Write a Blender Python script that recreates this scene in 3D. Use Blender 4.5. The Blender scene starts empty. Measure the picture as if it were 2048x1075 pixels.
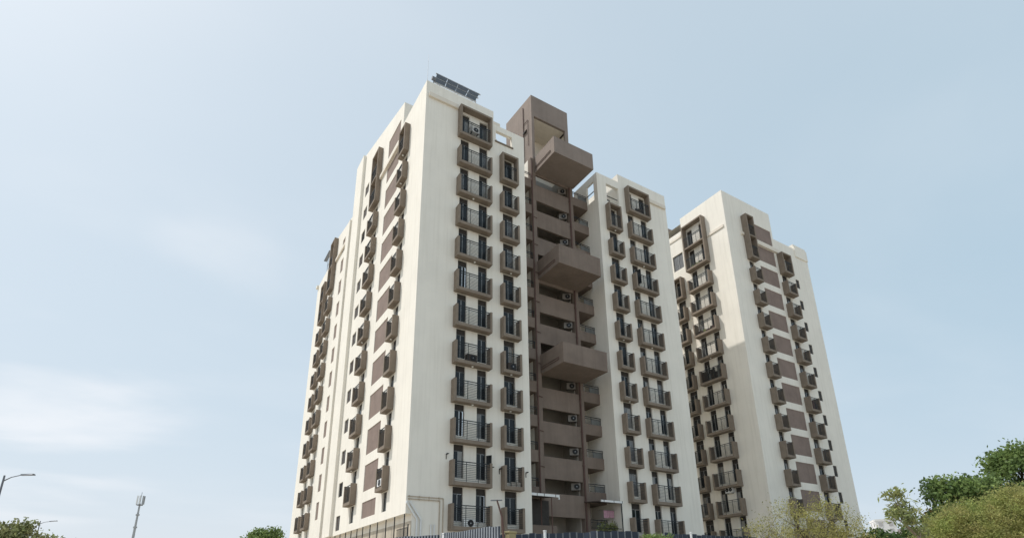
import bpy, bmesh, math, random
import numpy as np
from mathutils import Vector, Matrix

random.seed(7)
S = bpy.context.scene
COL = S.collection
R = math.radians

# ------------------------------------------------------------------ camera
FPX, YAW, PITCH, ROLL = 1117.16, 0.5507, 0.3309, -0.0117
CAM = Vector((-13.1613, -34.7657, 1.6))
fw = Vector((math.sin(YAW) * math.cos(PITCH), math.cos(YAW) * math.cos(PITCH), math.sin(PITCH)))
rt = Vector((math.cos(YAW), -math.sin(YAW), 0.0))
up = rt.cross(fw)
rt, up = rt * math.cos(ROLL) + up * math.sin(ROLL), up * math.cos(ROLL) - rt * math.sin(ROLL)
cd = bpy.data.cameras.new('camera')
cam = bpy.data.objects.new('camera', cd)
COL.objects.link(cam)
cam.matrix_world = Matrix(((rt.x, up.x, -fw.x, CAM.x), (rt.y, up.y, -fw.y, CAM.y), (rt.z, up.z, -fw.z, CAM.z), (0, 0, 0, 1)))
cd.sensor_width = 36.0
cd.lens = 36.0 * FPX / 2048.0
cd.shift_y = 257.0 / 2048.0
cd.clip_start = 0.1
cd.clip_end = 9000.0
S.camera = cam

# ------------------------------------------------------------------ sky, sun, exposure
SUN_DIR = Vector((-1.0, 0.75, 1.75)).normalized()
SUN_EL = math.asin(SUN_DIR.z)
SUN_ROT = math.atan2(SUN_DIR.x, SUN_DIR.y)
world = bpy.data.worlds.new('World')
S.world = world
world.use_nodes = True
wn, wl = world.node_tree.nodes, world.node_tree.links
wn.clear()
w_out = wn.new('ShaderNodeOutputWorld')
w_bg = wn.new('ShaderNodeBackground')
sky = wn.new('ShaderNodeTexSky')
sky.sky_type = 'NISHITA'
sky.sun_disc = False
sky.sun_elevation = SUN_EL
sky.sun_rotation = SUN_ROT
sky.altitude = 50
sky.air_density = 1.0
sky.dust_density = 3.0
sky.ozone_density = 1.2
w_bg.inputs['Strength'].default_value = 0.106
tc = wn.new('ShaderNodeTexCoord')
sep = wn.new('ShaderNodeSeparateXYZ')
wl.new(tc.outputs['Generated'], sep.inputs[0])


def wmath(op, a, b=None, c=None):
    n = wn.new('ShaderNodeMath')
    n.operation = op
    for i, v in enumerate((a, b, c)):
        if v is None:
            continue
        if isinstance(v, (int, float)):
            n.inputs[i].default_value = v
        else:
            wl.new(v, n.inputs[i])
    return n.outputs[0]


# thin high haze: a pale veil over the whole dome, with soft cloud streaks
# (the cloud deck is laid out on a horizontal sheet overhead: x/z, y/z)
zc = wmath('MAXIMUM', wmath('ADD', sep.outputs[2], 0.12), 0.05)
cx_ = wmath('DIVIDE', sep.outputs[0], zc)
cy_ = wmath('DIVIDE', sep.outputs[1], zc)
comb = wn.new('ShaderNodeCombineXYZ')
wl.new(cx_, comb.inputs[0])
wl.new(cy_, comb.inputs[1])
mp = wn.new('ShaderNodeMapping')
mp.inputs['Location'].default_value = (3.1, 7.4, 0)
mp.inputs['Scale'].default_value = (0.75, 1.25, 1)
mp.inputs['Rotation'].default_value = (0, 0, R(35))
wl.new(comb.outputs[0], mp.inputs[0])
nz = wn.new('ShaderNodeTexNoise')
nz.inputs['Scale'].default_value = 1.15
nz.inputs['Detail'].default_value = 5
nz.inputs['Roughness'].default_value = 0.5
nz.inputs['Distortion'].default_value = 0.2
wl.new(mp.outputs[0], nz.inputs['Vector'])
cr = wn.new('ShaderNodeMapRange')
cr.interpolation_type = 'SMOOTHSTEP'
cr.inputs[1].default_value = 0.42
cr.inputs[2].default_value = 0.74
cr.inputs[3].default_value = 0.0
cr.inputs[4].default_value = 0.55
wl.new(nz.outputs['Fac'], cr.inputs[0])
veil = wn.new('ShaderNodeMixRGB')
veil.inputs['Color2'].default_value = (5.5, 6.05, 6.55, 1)
# veil is thicker low down
lowf = wmath('POWER', wmath('SUBTRACT', 1.0, wmath('MAXIMUM', sep.outputs[2], 0.0)), 2.0)
vf = wmath('MULTIPLY_ADD', lowf, 0.14, 0.78)
# haze scatters forward: the veil is brighter towards the sun
dt = wn.new('ShaderNodeVectorMath')
dt.operation = 'DOT_PRODUCT'
wl.new(tc.outputs['Generated'], dt.inputs[0])
dt.inputs[1].default_value = SUN_DIR
vb = wmath('MULTIPLY_ADD', dt.outputs['Value'], 0.8, 0.2)
vs = wn.new('ShaderNodeMixRGB')
vs.inputs['Color1'].default_value = (3.05, 4.2, 4.95, 1)
vs.inputs['Color2'].default_value = (4.6, 5.2, 5.6, 1)
vs.use_clamp = False
wl.new(vb, vs.inputs['Fac'])
hz = wn.new('ShaderNodeMixRGB')
hz.inputs['Color2'].default_value = (5.3, 5.5, 5.95, 1)
wl.new(vs.outputs[0], hz.inputs['Color1'])
wl.new(wmath('MULTIPLY', wmath('POWER', wmath('SUBTRACT', 1.0, wmath('MAXIMUM', sep.outputs[2], 0.0)), 5.0), 0.9), hz.inputs['Fac'])
wl.new(hz.outputs[0], veil.inputs['Color2'])
wl.new(vf, veil.inputs['Fac'])
wl.new(sky.outputs[0], veil.inputs['Color1'])
cl = wn.new('ShaderNodeMixRGB')
cl.inputs['Color2'].default_value = (6.35, 6.4, 6.6, 1)


def lobe(d, lo, hi):
    v = wn.new('ShaderNodeVectorMath')
    v.operation = 'DOT_PRODUCT'
    wl.new(tc.outputs['Generated'], v.inputs[0])
    v.inputs[1].default_value = Vector(d).normalized()
    m = wn.new('ShaderNodeMapRange')
    m.interpolation_type = 'SMOOTHSTEP'
    m.inputs[1].default_value = lo
    m.inputs[2].default_value = hi
    wl.new(v.outputs['Value'], m.inputs[0])
    return m.outputs[0]


# the cloud bank stands low over the left; elsewhere only traces
lb = wmath('MAXIMUM', lobe((-.21, .935, .285), .965, .997), wmath('MULTIPLY', lobe((0.0, .88, .47), .992, .9995), .45))
wl.new(wmath('MULTIPLY', cr.outputs[0], wmath('MULTIPLY_ADD', lb, 0.95, 0.22)), cl.inputs['Fac'])
wl.new(veil.outputs[0], cl.inputs['Color1'])
wl.new(cl.outputs[0], w_bg.inputs['Color'])
wl.new(w_bg.outputs[0], w_out.inputs[0])

sd = bpy.data.lights.new('sun', 'SUN')
sd.energy = 2.0
sd.angle = R(0.6)
sd.color = (1.0, 0.965, 0.91)
sun = bpy.data.objects.new('sun', sd)
COL.objects.link(sun)
sun.rotation_euler = SUN_DIR.to_track_quat('Z', 'Y').to_euler()
sun.location = (0, 0, 120)

S.view_settings.view_transform = 'Standard'
S.view_settings.look = 'None'
S.view_settings.exposure = 0.55
S.view_settings.gamma = 1.0
S.view_settings.use_curve_mapping = False


# ------------------------------------------------------------------ materials
def mat(name, col, rough=0.85, var=0.0, scale=1.5, streak=0.0, bump=0.0, metal=0.0, spec=0.3, bscale=60.0,
        col2=None, island=0.0, trans=0.0):
    m = bpy.data.materials.new(name)
    m.use_nodes = True
    n, l = m.node_tree.nodes, m.node_tree.links
    b = n['Principled BSDF']
    b.inputs['Roughness'].default_value = rough
    b.inputs['Metallic'].default_value = metal
    b.inputs['Specular IOR Level'].default_value = spec
    b.inputs['Base Color'].default_value = (*col, 1)
    t = n.new('ShaderNodeTexCoord')
    out = None
    if var or streak or col2:
        rgb = n.new('ShaderNodeRGB')
        rgb.outputs[0].default_value = (*col, 1)
        out = rgb.outputs[0]
    if var or col2:
        nz = n.new('ShaderNodeTexNoise')
        nz.inputs['Scale'].default_value = scale
        nz.inputs['Detail'].default_value = 5
        nz.inputs['Roughness'].default_value = 0.6
        l.new(t.outputs['Object'], nz.inputs['Vector'])
        mx = n.new('ShaderNodeMixRGB')
        mr = n.new('ShaderNodeMapRange')
        mr.inputs[1].default_value = 0.35
        mr.inputs[2].default_value = 0.7
        l.new(nz.outputs['Fac'], mr.inputs[0])
        l.new(mr.outputs[0], mx.inputs['Fac'])
        l.new(out, mx.inputs['Color1'])
        c2 = col2 or tuple(c * (1 - var) for c in col)
        mx.inputs['Color2'].default_value = (*c2, 1)
        out = mx.outputs[0]
    if streak:
        mp = n.new('ShaderNodeMapping')
        mp.inputs['Scale'].default_value = (1.6, 1.6, 0.09)
        l.new(t.outputs['Object'], mp.inputs[0])
        n2 = n.new('ShaderNodeTexNoise')
        n2.inputs['Scale'].default_value = 2.2
        n2.inputs['Detail'].default_value = 6
        l.new(mp.outputs[0], n2.inputs['Vector'])
        mr2 = n.new('ShaderNodeMapRange')
        mr2.inputs[1].default_value = 0.48
        mr2.inputs[2].default_value = 0.75
        mr2.inputs[4].default_value = streak
        l.new(n2.outputs['Fac'], mr2.inputs[0])
        mx = n.new('ShaderNodeMixRGB')
        l.new(mr2.outputs[0], mx.inputs['Fac'])
        l.new(out, mx.inputs['Color1'])
        mx.inputs['Color2'].default_value = (col[0] * .62, col[1] * .6, col[2] * .56, 1)
        out = mx.outputs[0]
    if island:
        g = n.new('ShaderNodeNewGeometry')
        mr3 = n.new('ShaderNodeMapRange')
        mr3.inputs[3].default_value = 1 - island
        mr3.inputs[4].default_value = 1 + island
        l.new(g.outputs['Random Per Island'], mr3.inputs[0])
        hs = n.new('ShaderNodeHueSaturation')
        l.new(mr3.outputs[0], hs.inputs['Value'])
        if out is None:
            hs.inputs['Color'].default_value = (*col, 1)
        else:
            l.new(out, hs.inputs['Color'])
        out = hs.outputs[0]
    if out is not None:
        l.new(out, b.inputs['Base Color'])
    if bump:
        n3 = n.new('ShaderNodeTexNoise')
        n3.inputs['Scale'].default_value = bscale
        n3.inputs['Detail'].default_value = 3
        l.new(t.outputs['Object'], n3.inputs['Vector'])
        bp = n.new('ShaderNodeBump')
        bp.inputs['Strength'].default_value = bump
        bp.inputs['Distance'].default_value = 0.02
        l.new(n3.outputs['Fac'], bp.inputs['Height'])
        l.new(bp.outputs[0], b.inputs['Normal'])
    if trans:
        td = n.new('ShaderNodeBsdfTranslucent')
        if out is not None:
            l.new(out, td.inputs['Color'])
        else:
            td.inputs['Color'].default_value = (*col, 1)
        ms = n.new('ShaderNodeMixShader')
        ms.inputs[0].default_value = trans
        l.new(b.outputs[0], ms.inputs[1])
        l.new(td.outputs[0], ms.inputs[2])
        l.new(ms.outputs[0], n['Material Output'].inputs['Surface'])
    return m


CREAM = mat('cream_render', (0.88, 0.832, 0.745), 0.9, var=0.07, scale=0.35, streak=0.22, bump=0.15)
CREAM2 = mat('cream_trim', (0.80, 0.73, 0.63), 0.9, var=0.08, scale=0.8, streak=0.2)
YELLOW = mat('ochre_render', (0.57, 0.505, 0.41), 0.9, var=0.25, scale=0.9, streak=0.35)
BROWN = mat('brown_render', (0.235, 0.184, 0.152), 0.9, var=0.22, scale=0.7, streak=0.38, bump=0.2)
BROWNLIT = mat('sunlit_brown_render', (0.285, 0.232, 0.2), 0.9, var=0.15, scale=0.7, streak=0.25, bump=0.2)  # same brown, lightened for sun and open sky on the high parts
BROWN2 = mat('brown_balcony', (0.265, 0.215, 0.17), 0.9, var=0.2, scale=1.3, streak=0.3, bump=0.2)
PANEL = mat('mauve_panel', (0.275, 0.21, 0.18), 0.9, var=0.2, scale=0.9, streak=0.25)
GLASS = mat('window_glass', (0.014, 0.018, 0.022), 0.06, spec=0.32)
CURTAIN = mat('curtained_glass', (0.20, 0.20, 0.20), 0.15, spec=0.5, var=0.5, scale=4)
FRAME = mat('window_frame', (0.13, 0.135, 0.135), 0.45, metal=0.3)
MULLION = mat('mullion', (0.30, 0.31, 0.31), 0.45, metal=0.3)
DARKFRAME = mat('dark_frame', (0.03, 0.03, 0.03), 0.5)
LINTEL = mat('lintel_panel', (0.055, 0.048, 0.043), 0.7, var=0.3, scale=3)
RAIL = mat('rail_metal', (0.024, 0.03, 0.034), 0.45, metal=0.2)
INFILL = mat('rail_infill', (0.16, 0.165, 0.16), 0.5, var=0.25, scale=3)
WHITE = mat('white_paint', (0.80, 0.80, 0.79), 0.5, var=0.1, scale=4)
LAMP = mat('lamp_glass', (0.85, 0.84, 0.8), 0.3)
BLACK = mat('black_plastic', (0.012, 0.012, 0.013), 0.5)
DUSTY = mat('dusty_dark', (0.09, 0.07, 0.06), 0.8, var=0.4, scale=2)
ACDULL = mat('dull_casing', (0.24, 0.215, 0.19), 0.6, var=0.3, scale=4)
BLIND = mat('pale_blind_glass', (0.33, 0.32, 0.30), 0.12, spec=0.5, var=0.3, scale=3)
INTERIOR = mat('corridor_render', (0.42, 0.38, 0.33), 0.9, var=0.2, scale=0.8)
SOLAR = mat('solar_back', (0.075, 0.085, 0.1), 0.5, var=0.2, scale=2)
STEEL = mat('galvanised_steel', (0.42, 0.43, 0.44), 0.45, metal=0.5, var=0.2, scale=3)
GREYMETAL = mat('grey_metal', (0.17, 0.18, 0.2), 0.5, metal=0.3)
PIPE = mat('pipe_brown', (0.13, 0.075, 0.062), 0.6, var=0.25, scale=2)
PIPETAN = mat('pipe_tan', (0.50, 0.41, 0.31), 0.6, var=0.2, scale=3)
SHEETG = mat('grey_sheet', (0.30, 0.325, 0.36), 0.55, var=0.3, scale=2.2, streak=0.5, metal=0.1)
SHEETGD = mat('groove_sheet', (0.03, 0.04, 0.06), 0.6, var=0.2, scale=3)
SHEETN = mat('navy_sheet', (0.038, 0.05, 0.075), 0.5, var=0.4, scale=1.2, streak=0.6)
SEAM = mat('sheet_seam', (0.24, 0.26, 0.28), 0.5, var=0.3, scale=6)
GROUND = mat('dry_ground', (0.52, 0.47, 0.39), 0.95, var=0.35, scale=0.12, bump=0.3, bscale=3)
ASPHALT = mat('asphalt', (0.055, 0.055, 0.056), 0.9, var=0.3, scale=0.8, bump=0.3)
PINK = mat('pink_cloth', (0.62, 0.36, 0.44), 0.9, var=0.25, scale=5)
PINKWALL = mat('far_pink_wall', (0.62, 0.52, 0.48), 0.9, var=0.1, scale=0.1)
FARWHITE = mat('far_white_wall', (0.78, 0.76, 0.74), 0.9, var=0.08, scale=0.1)
BARK = mat('bark', (0.12, 0.09, 0.07), 0.95, var=0.4, scale=3, bump=0.5, bscale=12)
BARKPALE = mat('pale_bark', (0.38, 0.31, 0.25), 0.95, var=0.3, scale=3)
LEAFDARK = mat('leaf_dark', (0.25, 0.33, 0.105), 0.55, island=0.45, trans=0.42, col2=(0.15, 0.23, 0.09), scale=0.7)
LEAFYEL = mat('leaf_yellow_green', (0.36, 0.42, 0.13), 0.6, island=0.4, trans=0.5, col2=(0.46, 0.40, 0.17), scale=0.9)
LEAFDRY = mat('leaf_dry', (0.40, 0.36, 0.13), 0.6, island=0.45, trans=0.4, col2=(0.32, 0.32, 0.11), scale=1.0)
LEAFMID = mat('leaf_mid', (0.22, 0.27, 0.11), 0.55, island=0.45, trans=0.3, col2=(0.27, 0.25, 0.12), scale=0.9)
LEAFLONG = mat('leaf_slender', (0.30, 0.36, 0.15), 0.4, island=0.5, trans=0.4, col2=(0.38, 0.37, 0.15), scale=1.2)
CARDB = mat('cardboard', (0.36, 0.31, 0.17), 0.8, var=0.3, scale=3)


# ------------------------------------------------------------------ mesh helpers
class MB:
    def __init__(s):
        s.v, s.f, s.m, s.cur = [], [], [], 0

    def quad(s, a, b, c, d):
        i = len(s.v)
        s.v += [tuple(a), tuple(b), tuple(c), tuple(d)]
        s.f.append((i, i + 1, i + 2, i + 3))
        s.m.append(s.cur)

    def hexa(s, p):          # 8 corners: bottom 4, top 4
        i = len(s.v)
        s.v += [tuple(q) for q in p]
        for f in ((0, 3, 2, 1), (4, 5, 6, 7), (0, 1, 5, 4), (1, 2, 6, 5), (2, 3, 7, 6), (3, 0, 4, 7)):
            s.f.append(tuple(i + k for k in f))
            s.m.append(s.cur)

    def box(s, x0, x1, y0, y1, z0, z1):
        s.hexa(((x0, y0, z0), (x1, y0, z0), (x1, y1, z0), (x0, y1, z0), (x0, y0, z1), (x1, y0, z1), (x1, y1, z1), (x0, y1, z1)))

    def tube(s, a, b, r0, r1=None, n=6, caps=True):
        a, b = Vector(a), Vector(b)
        r1 = r0 if r1 is None else r1
        d = (b - a)
        if d.length < 1e-6:
            return
        d.normalize()
        e = Vector((0, 0, 1)) if abs(d.z) < .9 else Vector((1, 0, 0))
        x = d.cross(e).normalized()
        y = d.cross(x)
        i = len(s.v)
        for p, r in ((a, r0), (b, r1)):
            for k in range(n):
                t = 2 * math.pi * k / n
                s.v.append(tuple(p + x * (r * math.cos(t)) + y * (r * math.sin(t))))
        for k in range(n):
            s.f.append((i + k, i + (k + 1) % n, i + n + (k + 1) % n, i + n + k))
            s.m.append(s.cur)
        if caps:
            s.f.append(tuple(i + k for k in range(n - 1, -1, -1)))
            s.f.append(tuple(i + n + k for k in range(n)))
            s.m += [s.cur, s.cur]

    def mesh(s, name, mats, bevel=0.0):
        me = bpy.data.meshes.new(name)
        me.from_pydata(s.v, [], s.f)
        for m in (mats if isinstance(mats, (list, tuple)) else [mats]):
            me.materials.append(m)
        if any(s.m):
            me.polygons.foreach_set('material_index', s.m)
        bm = bmesh.new()
        bm.from_mesh(me)
        bmesh.ops.recalc_face_normals(bm, faces=bm.faces[:])
        if bevel:
            bmesh.ops.bevel(bm, geom=bm.edges[:], offset=bevel, segments=1, affect='EDGES')
        bm.to_mesh(me)
        bm.free()
        return me

    def build(s, name, mats, parent=None, loc=(0, 0, 0), rz=0.0, bevel=0.0):
        return put(name, s.mesh(name, mats, bevel), parent, loc, rz)


def put(name, me, parent=None, loc=(0, 0, 0), rz=0.0):
    o = bpy.data.objects.new(name, me)
    COL.objects.link(o)
    o.location = loc
    o.rotation_euler = (0, 0, rz)
    if parent is not None:
        o.parent = parent
    return o


def tag(o, label=None, cat=None, group=None, kind=None):
    for k, v in (('label', label), ('category', cat), ('group', group), ('kind', kind)):
        if v:
            o[k] = v
    return o


def thing(name, label, cat, loc=(0, 0, 0), rz=0.0, group=None):
    o = bpy.data.objects.new(name, None)
    o.empty_display_size = 0.3
    COL.objects.link(o)
    o.location = loc
    o.rotation_euler = (0, 0, rz)
    return tag(o, label, cat, group)


class Fac:
    """a facade plane: u runs along it, d is outwards"""

    def __init__(s, o, u, n, root):
        s.o, s.u, s.n, s.root = o, u, n, root
        s.L = root.location.copy()
        s.rz = math.atan2(n[0], -n[1])
        s.sgn = 1 if abs(math.cos(s.rz) * u[0] + math.sin(s.rz) * u[1] - 1) < 1e-3 else -1

    def P(s, u, d, z):
        return (s.o[0] + s.u[0] * u + s.n[0] * d, s.o[1] + s.u[1] * u + s.n[1] * d, z)

    def at(s, u, d, z):
        return Vector(s.P(u, d, z)) - s.L

    def box(s, mb, u0, u1, d0, d1, z0, z1):
        c = [s.P(u, d, z) for z in (z0, z1) for (u, d) in ((u0, d0), (u1, d0), (u1, d1), (u0, d1))]
        mb.hexa(c)

    def wall(s, mb, u0, u1, z0, z1, holes=(), top=None):
        """front sheet with real openings and reveals; top(u) gives a varying upper edge"""
        hs = [h for h in holes if h[0] < u1 and h[1] > u0 and h[2] < z1 and h[3] > z0]
        us = sorted({u0, u1, *[min(max(h[0], u0), u1) for h in hs], *[min(max(h[1], u0), u1) for h in hs]})
        for a, b in zip(us[:-1], us[1:]):
            if b - a < 1e-6:
                continue
            m = (a + b) / 2
            hz = sorted((h[2], h[3]) for h in hs if h[0] < m < h[1])
            z = z0
            for (p, q) in hz:
                if p > z:
                    mb.quad(s.P(a, 0, z), s.P(b, 0, z), s.P(b, 0, p), s.P(a, 0, p))
                z = max(z, q)
            if top is None:
                if z < z1:
                    mb.quad(s.P(a, 0, z), s.P(b, 0, z), s.P(b, 0, z1), s.P(a, 0, z1))
            else:
                mb.quad(s.P(a, 0, z), s.P(b, 0, z), s.P(b, 0, top(b)), s.P(a, 0, top(a)))
        for h in hs:
            a, b, p, q = h[:4]
            r = -h[4] if len(h) > 4 else -.22
            mb.quad(s.P(a, 0, p), s.P(a, 0, q), s.P(a, r, q), s.P(a, r, p))
            mb.quad(s.P(b, 0, p), s.P(b, r, p), s.P(b, r, q), s.P(b, 0, q))
            mb.quad(s.P(a, 0, p), s.P(a, r, p), s.P(b, r, p), s.P(b, 0, p))
            mb.quad(s.P(a, 0, q), s.P(b, 0, q), s.P(b, r, q), s.P(a, r, q))


# ------------------------------------------------------------------ repeated building pieces
CACHE = {}


def balcony_mesh(w, d, h, frame=None, mid=None, t=.18, slab=.27):
    key = ('b', round(w, 3), d, h, frame, mid)
    if key not in CACHE:
        mb = MB()
        H = frame or h
        mb.box(-w / 2, -w / 2 + t, -d, -.003, 0, H)
        mb.box(w / 2 - t, w / 2, -d, -.003, 0, H)
        mb.box(-w / 2 + t, w / 2 - t, -d + .006, -.003, .004, slab)
        if frame:
            mb.box(-w / 2 + t, w / 2 - t, -d + .006, -.003, H - .2, H - .004)
        if mid:
            mb.box(-w / 2 + t, w / 2 - t, -d + .006, -.003, mid, mid + .2)
        CACHE[key] = mb.mesh('balcony', BROWN2, bevel=0.012)
    return CACHE[key]


def railing_mesh(w, d, h, mid=None, t=.18):
    key = ('r', round(w, 3), d, h, mid)
    if key not in CACHE:
        mb = MB()
        y = -d + .08
        for z0 in ((0,) if not mid else (0, mid - .07)):
            a, b = -w / 2 + t, w / 2 - t
            mb.box(a, b, y - .025, y + .025, z0 + h - .13, z0 + h - .07)
            mb.box(a, b, y - .02, y + .02, z0 + h - .29, z0 + h - .245)
            for i in range(9):
                z = z0 + .36 + i * .125
                if z < z0 + h - .33:
                    mb.box(a, b, y - .009, y + .009, z, z + .02)
            n = max(1, int(round((b - a) / .95)))
            for i in range(1, n):
                x = a + (b - a) * i / n
                mb.box(x - .015, x + .015, y - .02, y + .02, z0 + .27, z0 + h - .13)
        CACHE[key] = mb.mesh('railing', RAIL)
    return CACHE[key]


def lamp_mesh():
    if 'lamp' not in CACHE:
        mb = MB()
        mb.tube((0, 0, -.05), (0, 0, 0), .075, .085, 10)
        CACHE['lamp'] = mb.mesh('soffit_lamp', LAMP)
    return CACHE['lamp']


def balcony(f, u0, u1, z, d=.6, h=1.76, frame=None, mid=None, lamp=False):
    w = u1 - u0
    b = put('balcony', balcony_mesh(w, d, h, frame, mid), f.root, f.at((u0 + u1) / 2, 0, z), f.rz)
    put('railing', railing_mesh(w, d, h, mid), b)
    if lamp:
        put('soffit_lamp', lamp_mesh(), b, (random.uniform(-.15, .15), -d * .5, 0))
    return b


def window_mesh(w, h, lint):
    key = ('w', round(w, 3), round(h, 3), round(lint, 3))
    if key not in CACHE:
        mb = MB()
        t, dp = .042, .07
        hw = h - lint
        mb.box(-w / 2, -w / 2 + t, -dp / 2, dp / 2, 0, hw)
        mb.box(w / 2 - t, w / 2, -dp / 2, dp / 2, 0, hw)
        mb.box(-w / 2 + t, w / 2 - t, -dp / 2, dp / 2, 0, t)
        mb.box(-w / 2 + t, w / 2 - t, -dp / 2, dp / 2, hw - t, hw)
        mb.cur = 2
        mb.box(-.03, .03, -dp / 2 - .01, dp / 2, t, hw - t)
        mb.cur = 1
        if lint:
            mb.box(-w / 2, w / 2, -.02, dp / 2, hw, h)
        CACHE[key] = mb.mesh('window', [FRAME, LINTEL, MULLION])
    return CACHE[key]


def pane_mesh(w, h, m):
    key = ('p', round(w, 3), round(h, 3), m.name)
    if key not in CACHE:
        mb = MB()
        mb.box(-w / 2, w / 2, -.008, .008, 0, h)
        CACHE[key] = mb.mesh('pane', m)
    return CACHE[key]


def window(f, u0, u1, z0, z1, lint=.45, back=.16, glass=None):
    w, h = u1 - u0, z1 - z0
    o = put('window', window_mesh(w, h, lint), f.root, f.at((u0 + u1) / 2, -back, z0), f.rz)
    pw = w / 2 - .055 - .035
    ph = h - lint - .11
    for k in (-1, 1):
        m = glass or random.choices((GLASS, CURTAIN, BLIND), (.76, .16, .08))[0]
        p = put('pane', pane_mesh(pw, ph, m), o, (k * (.035 + pw / 2), .012 if k > 0 else -.012, .055))
        if random.random() < .12 and w > .6:   # a leaf slid or swung a little open
            p.rotation_euler = (0, 0, k * random.uniform(.15, .5))
    return o


def opened_sash(f, u, z, h, w=.42, ang=1.2):
    """a casement leaf standing open from the wall"""
    mb = MB()
    t = .04
    mb.box(0, t, -.02, .02, 0, h)
    mb.box(w - t, w, -.02, .02, 0, h)
    mb.box(t, w - t, -.02, .02, 0, t)
    mb.box(t, w - t, -.02, .02, h - t, h)
    o = mb.build('open_sash', DARKFRAME, f.root, f.at(u, .04, z), f.rz - ang)
    put('pane', pane_mesh(w - 2 * t, h - 2 * t, GLASS), o, (w / 2, 0, t))
    return o


# ------------------------------------------------------------------ ground
mb = MB()
g = 3000
mb.quad((-g, -g, 0), (g, -g, 0), (g, g, 0), (-g, g, 0))
tag(mb.build('ground', GROUND), kind='structure')
mb = MB()
mb.quad((-400, -46, .004), (400, -46, .004), (400, -37.5, .004), (-400, -37.5, .004))
tag(mb.build('road', ASPHALT), kind='structure')
mb = MB()
mb.box(-400, 400, -37.5, -37.25, -.05, .13)
tag(mb.build('kerb', mat('kerb_concrete', (0.32, 0.31, 0.29), 0.9, var=.3, scale=1.0)), kind='structure')

# ================================================================== near apartment tower
ZB = 8.3746


def zb(k):
    return ZB + 3.0 * (10 - k)


A = thing('apartment_building', 'nearer cream and brown apartment tower with solar panels on its roof', 'apartment building', (14, 8, 0))
LA = A.location.copy()
AW = tuple(-LA)


def part(mb, name, m, bevel=0.0):
    return mb.build(name, m, A, AW, 0.0, bevel)


FA = Fac((0, 0), (1, 0), (0, -1), A)          # front
FR = Fac((0, .4), (1, 0), (0, -1), A)         # front of the right-hand wing, u = x
FL = Fac((0, 0), (0, 1), (-1, 0), A)          # left side
XE, XR0, XR1, YC = 9.81, 18.88, 28.70, 2.1
C1 = (3.0, 6.13)
C2 = (7.15, 8.82)
R1 = (19.75, 21.41)
R2 = (22.58, 25.62)

# ---- front wall, left wing
holes = []
for k in range(0, 12):
    z = zb(k)
    for u in ((3.32, 4.12), (5.13, 5.93)):
        holes.append((u[0], u[1], z + .62, z + 3.0 if k else z + 2.75))
    if k >= 1:
        holes.append((7.48, 8.5, z + .62, z + 3.0 if k > 1 else z + 2.75))
holes.append((6.8, 8.5, 39.8, 41.0, .3))
mb = MB()
FA.wall(mb, 0, .45, 6.35, 43.05)
FA.wall(mb, .45, 6.55, 0, 43.05, holes)
FA.wall(mb, 6.55, XE, 0, 41.6, holes)
# inner return facing the recess, side, parapet tops and roofs
mb.quad((XE, 0, 0), (XE, 4.2, 0), (XE, 4.2, 41.6), (XE, 0, 41.6))
mb.box(6.55, XE - .01, .30, 4.0, 38.2, 38.35)       # terrace floor behind the high opening
mb.quad((6.55, .3, 38.35), (6.55, 8, 38.35), (6.55, 8, 43.05), (6.55, .3, 43.05))
mb.quad((XE, .3, 41.0), (6.55, .3, 41.0), (6.55, .3, 41.6), (XE, .3, 41.6))
mb.quad((XE, 0, 41.6), (6.55, 0, 41.6), (6.55, .3, 41.6), (XE, .3, 41.6))
mb.box(6.56, XE - .01, 4.0, 4.25, 38.35, 41.2)
mb.quad((0, 0, 43.05), (6.55, 0, 43.05), (6.55, .22, 43.05), (0, .22, 43.05))
mb.quad((0, .22, 43.05), (6.55, .22, 43.05), (6.55, .22, 42), (0, .22, 42))
mb.quad((0, 0, 42), (6.55, 0, 42), (6.55, 21, 42), (0, 21, 42))
# storey below the overhang, set back from the corner
mb.quad((.45, 0, 0), (.45, 21, 0), (.45, 21, 6.35), (.45, 0, 6.35))
mb.quad((0, 0, 6.35), (.45, 0, 6.35), (.45, 21, 6.35), (0, 21, 6.35))
part(mb, 'wall', CREAM)
mb = MB()
FA.box(mb, .22, 2.98, .003, .2, 41.32, 41.75)
part(mb, 'cornice', CREAM2, .01)
# little block between the two parapet levels
mb = MB()
mb.box(6.56, 7.25, .01, .5, 41.6, 41.95)
part(mb, 'parapet_block', CREAM2)

# ---- left side wall: slab, raised block, main body; far wing
LC1, LC2 = (3.57, 5.15), (11.5, 13.6)
PAN = (6.3, 9.65)


def zpan(k):
    z = zb(k)
    if k == 11:
        return 7.0, z + 2.9
    if k == 0:
        return z + .75, 40.85
    return z + .75, z + 2.9


holes = []
for k in range(0, 12):
    z = zb(k)
    lo = z + .62 if k < 11 else 6.95
    holes.append((3.85, 4.8, lo, z + 3.0 if k else z + 2.65))
for k in range(-1, 12):
    z = zb(k)
    lo = z + .62 if k < 11 else 6.95
    holes.append((11.9, 13.0, lo, z + 3.0 if k > -1 else z + 2.9))
    holes.append((16.0, 17.3, z + 1.35, z + 2.65, .2))
    p = zpan(k)
    holes.append((PAN[0], PAN[1], p[0], p[1], .07))


def ltop(y):
    return 45.7 + (y - 5.57) * .29


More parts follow.
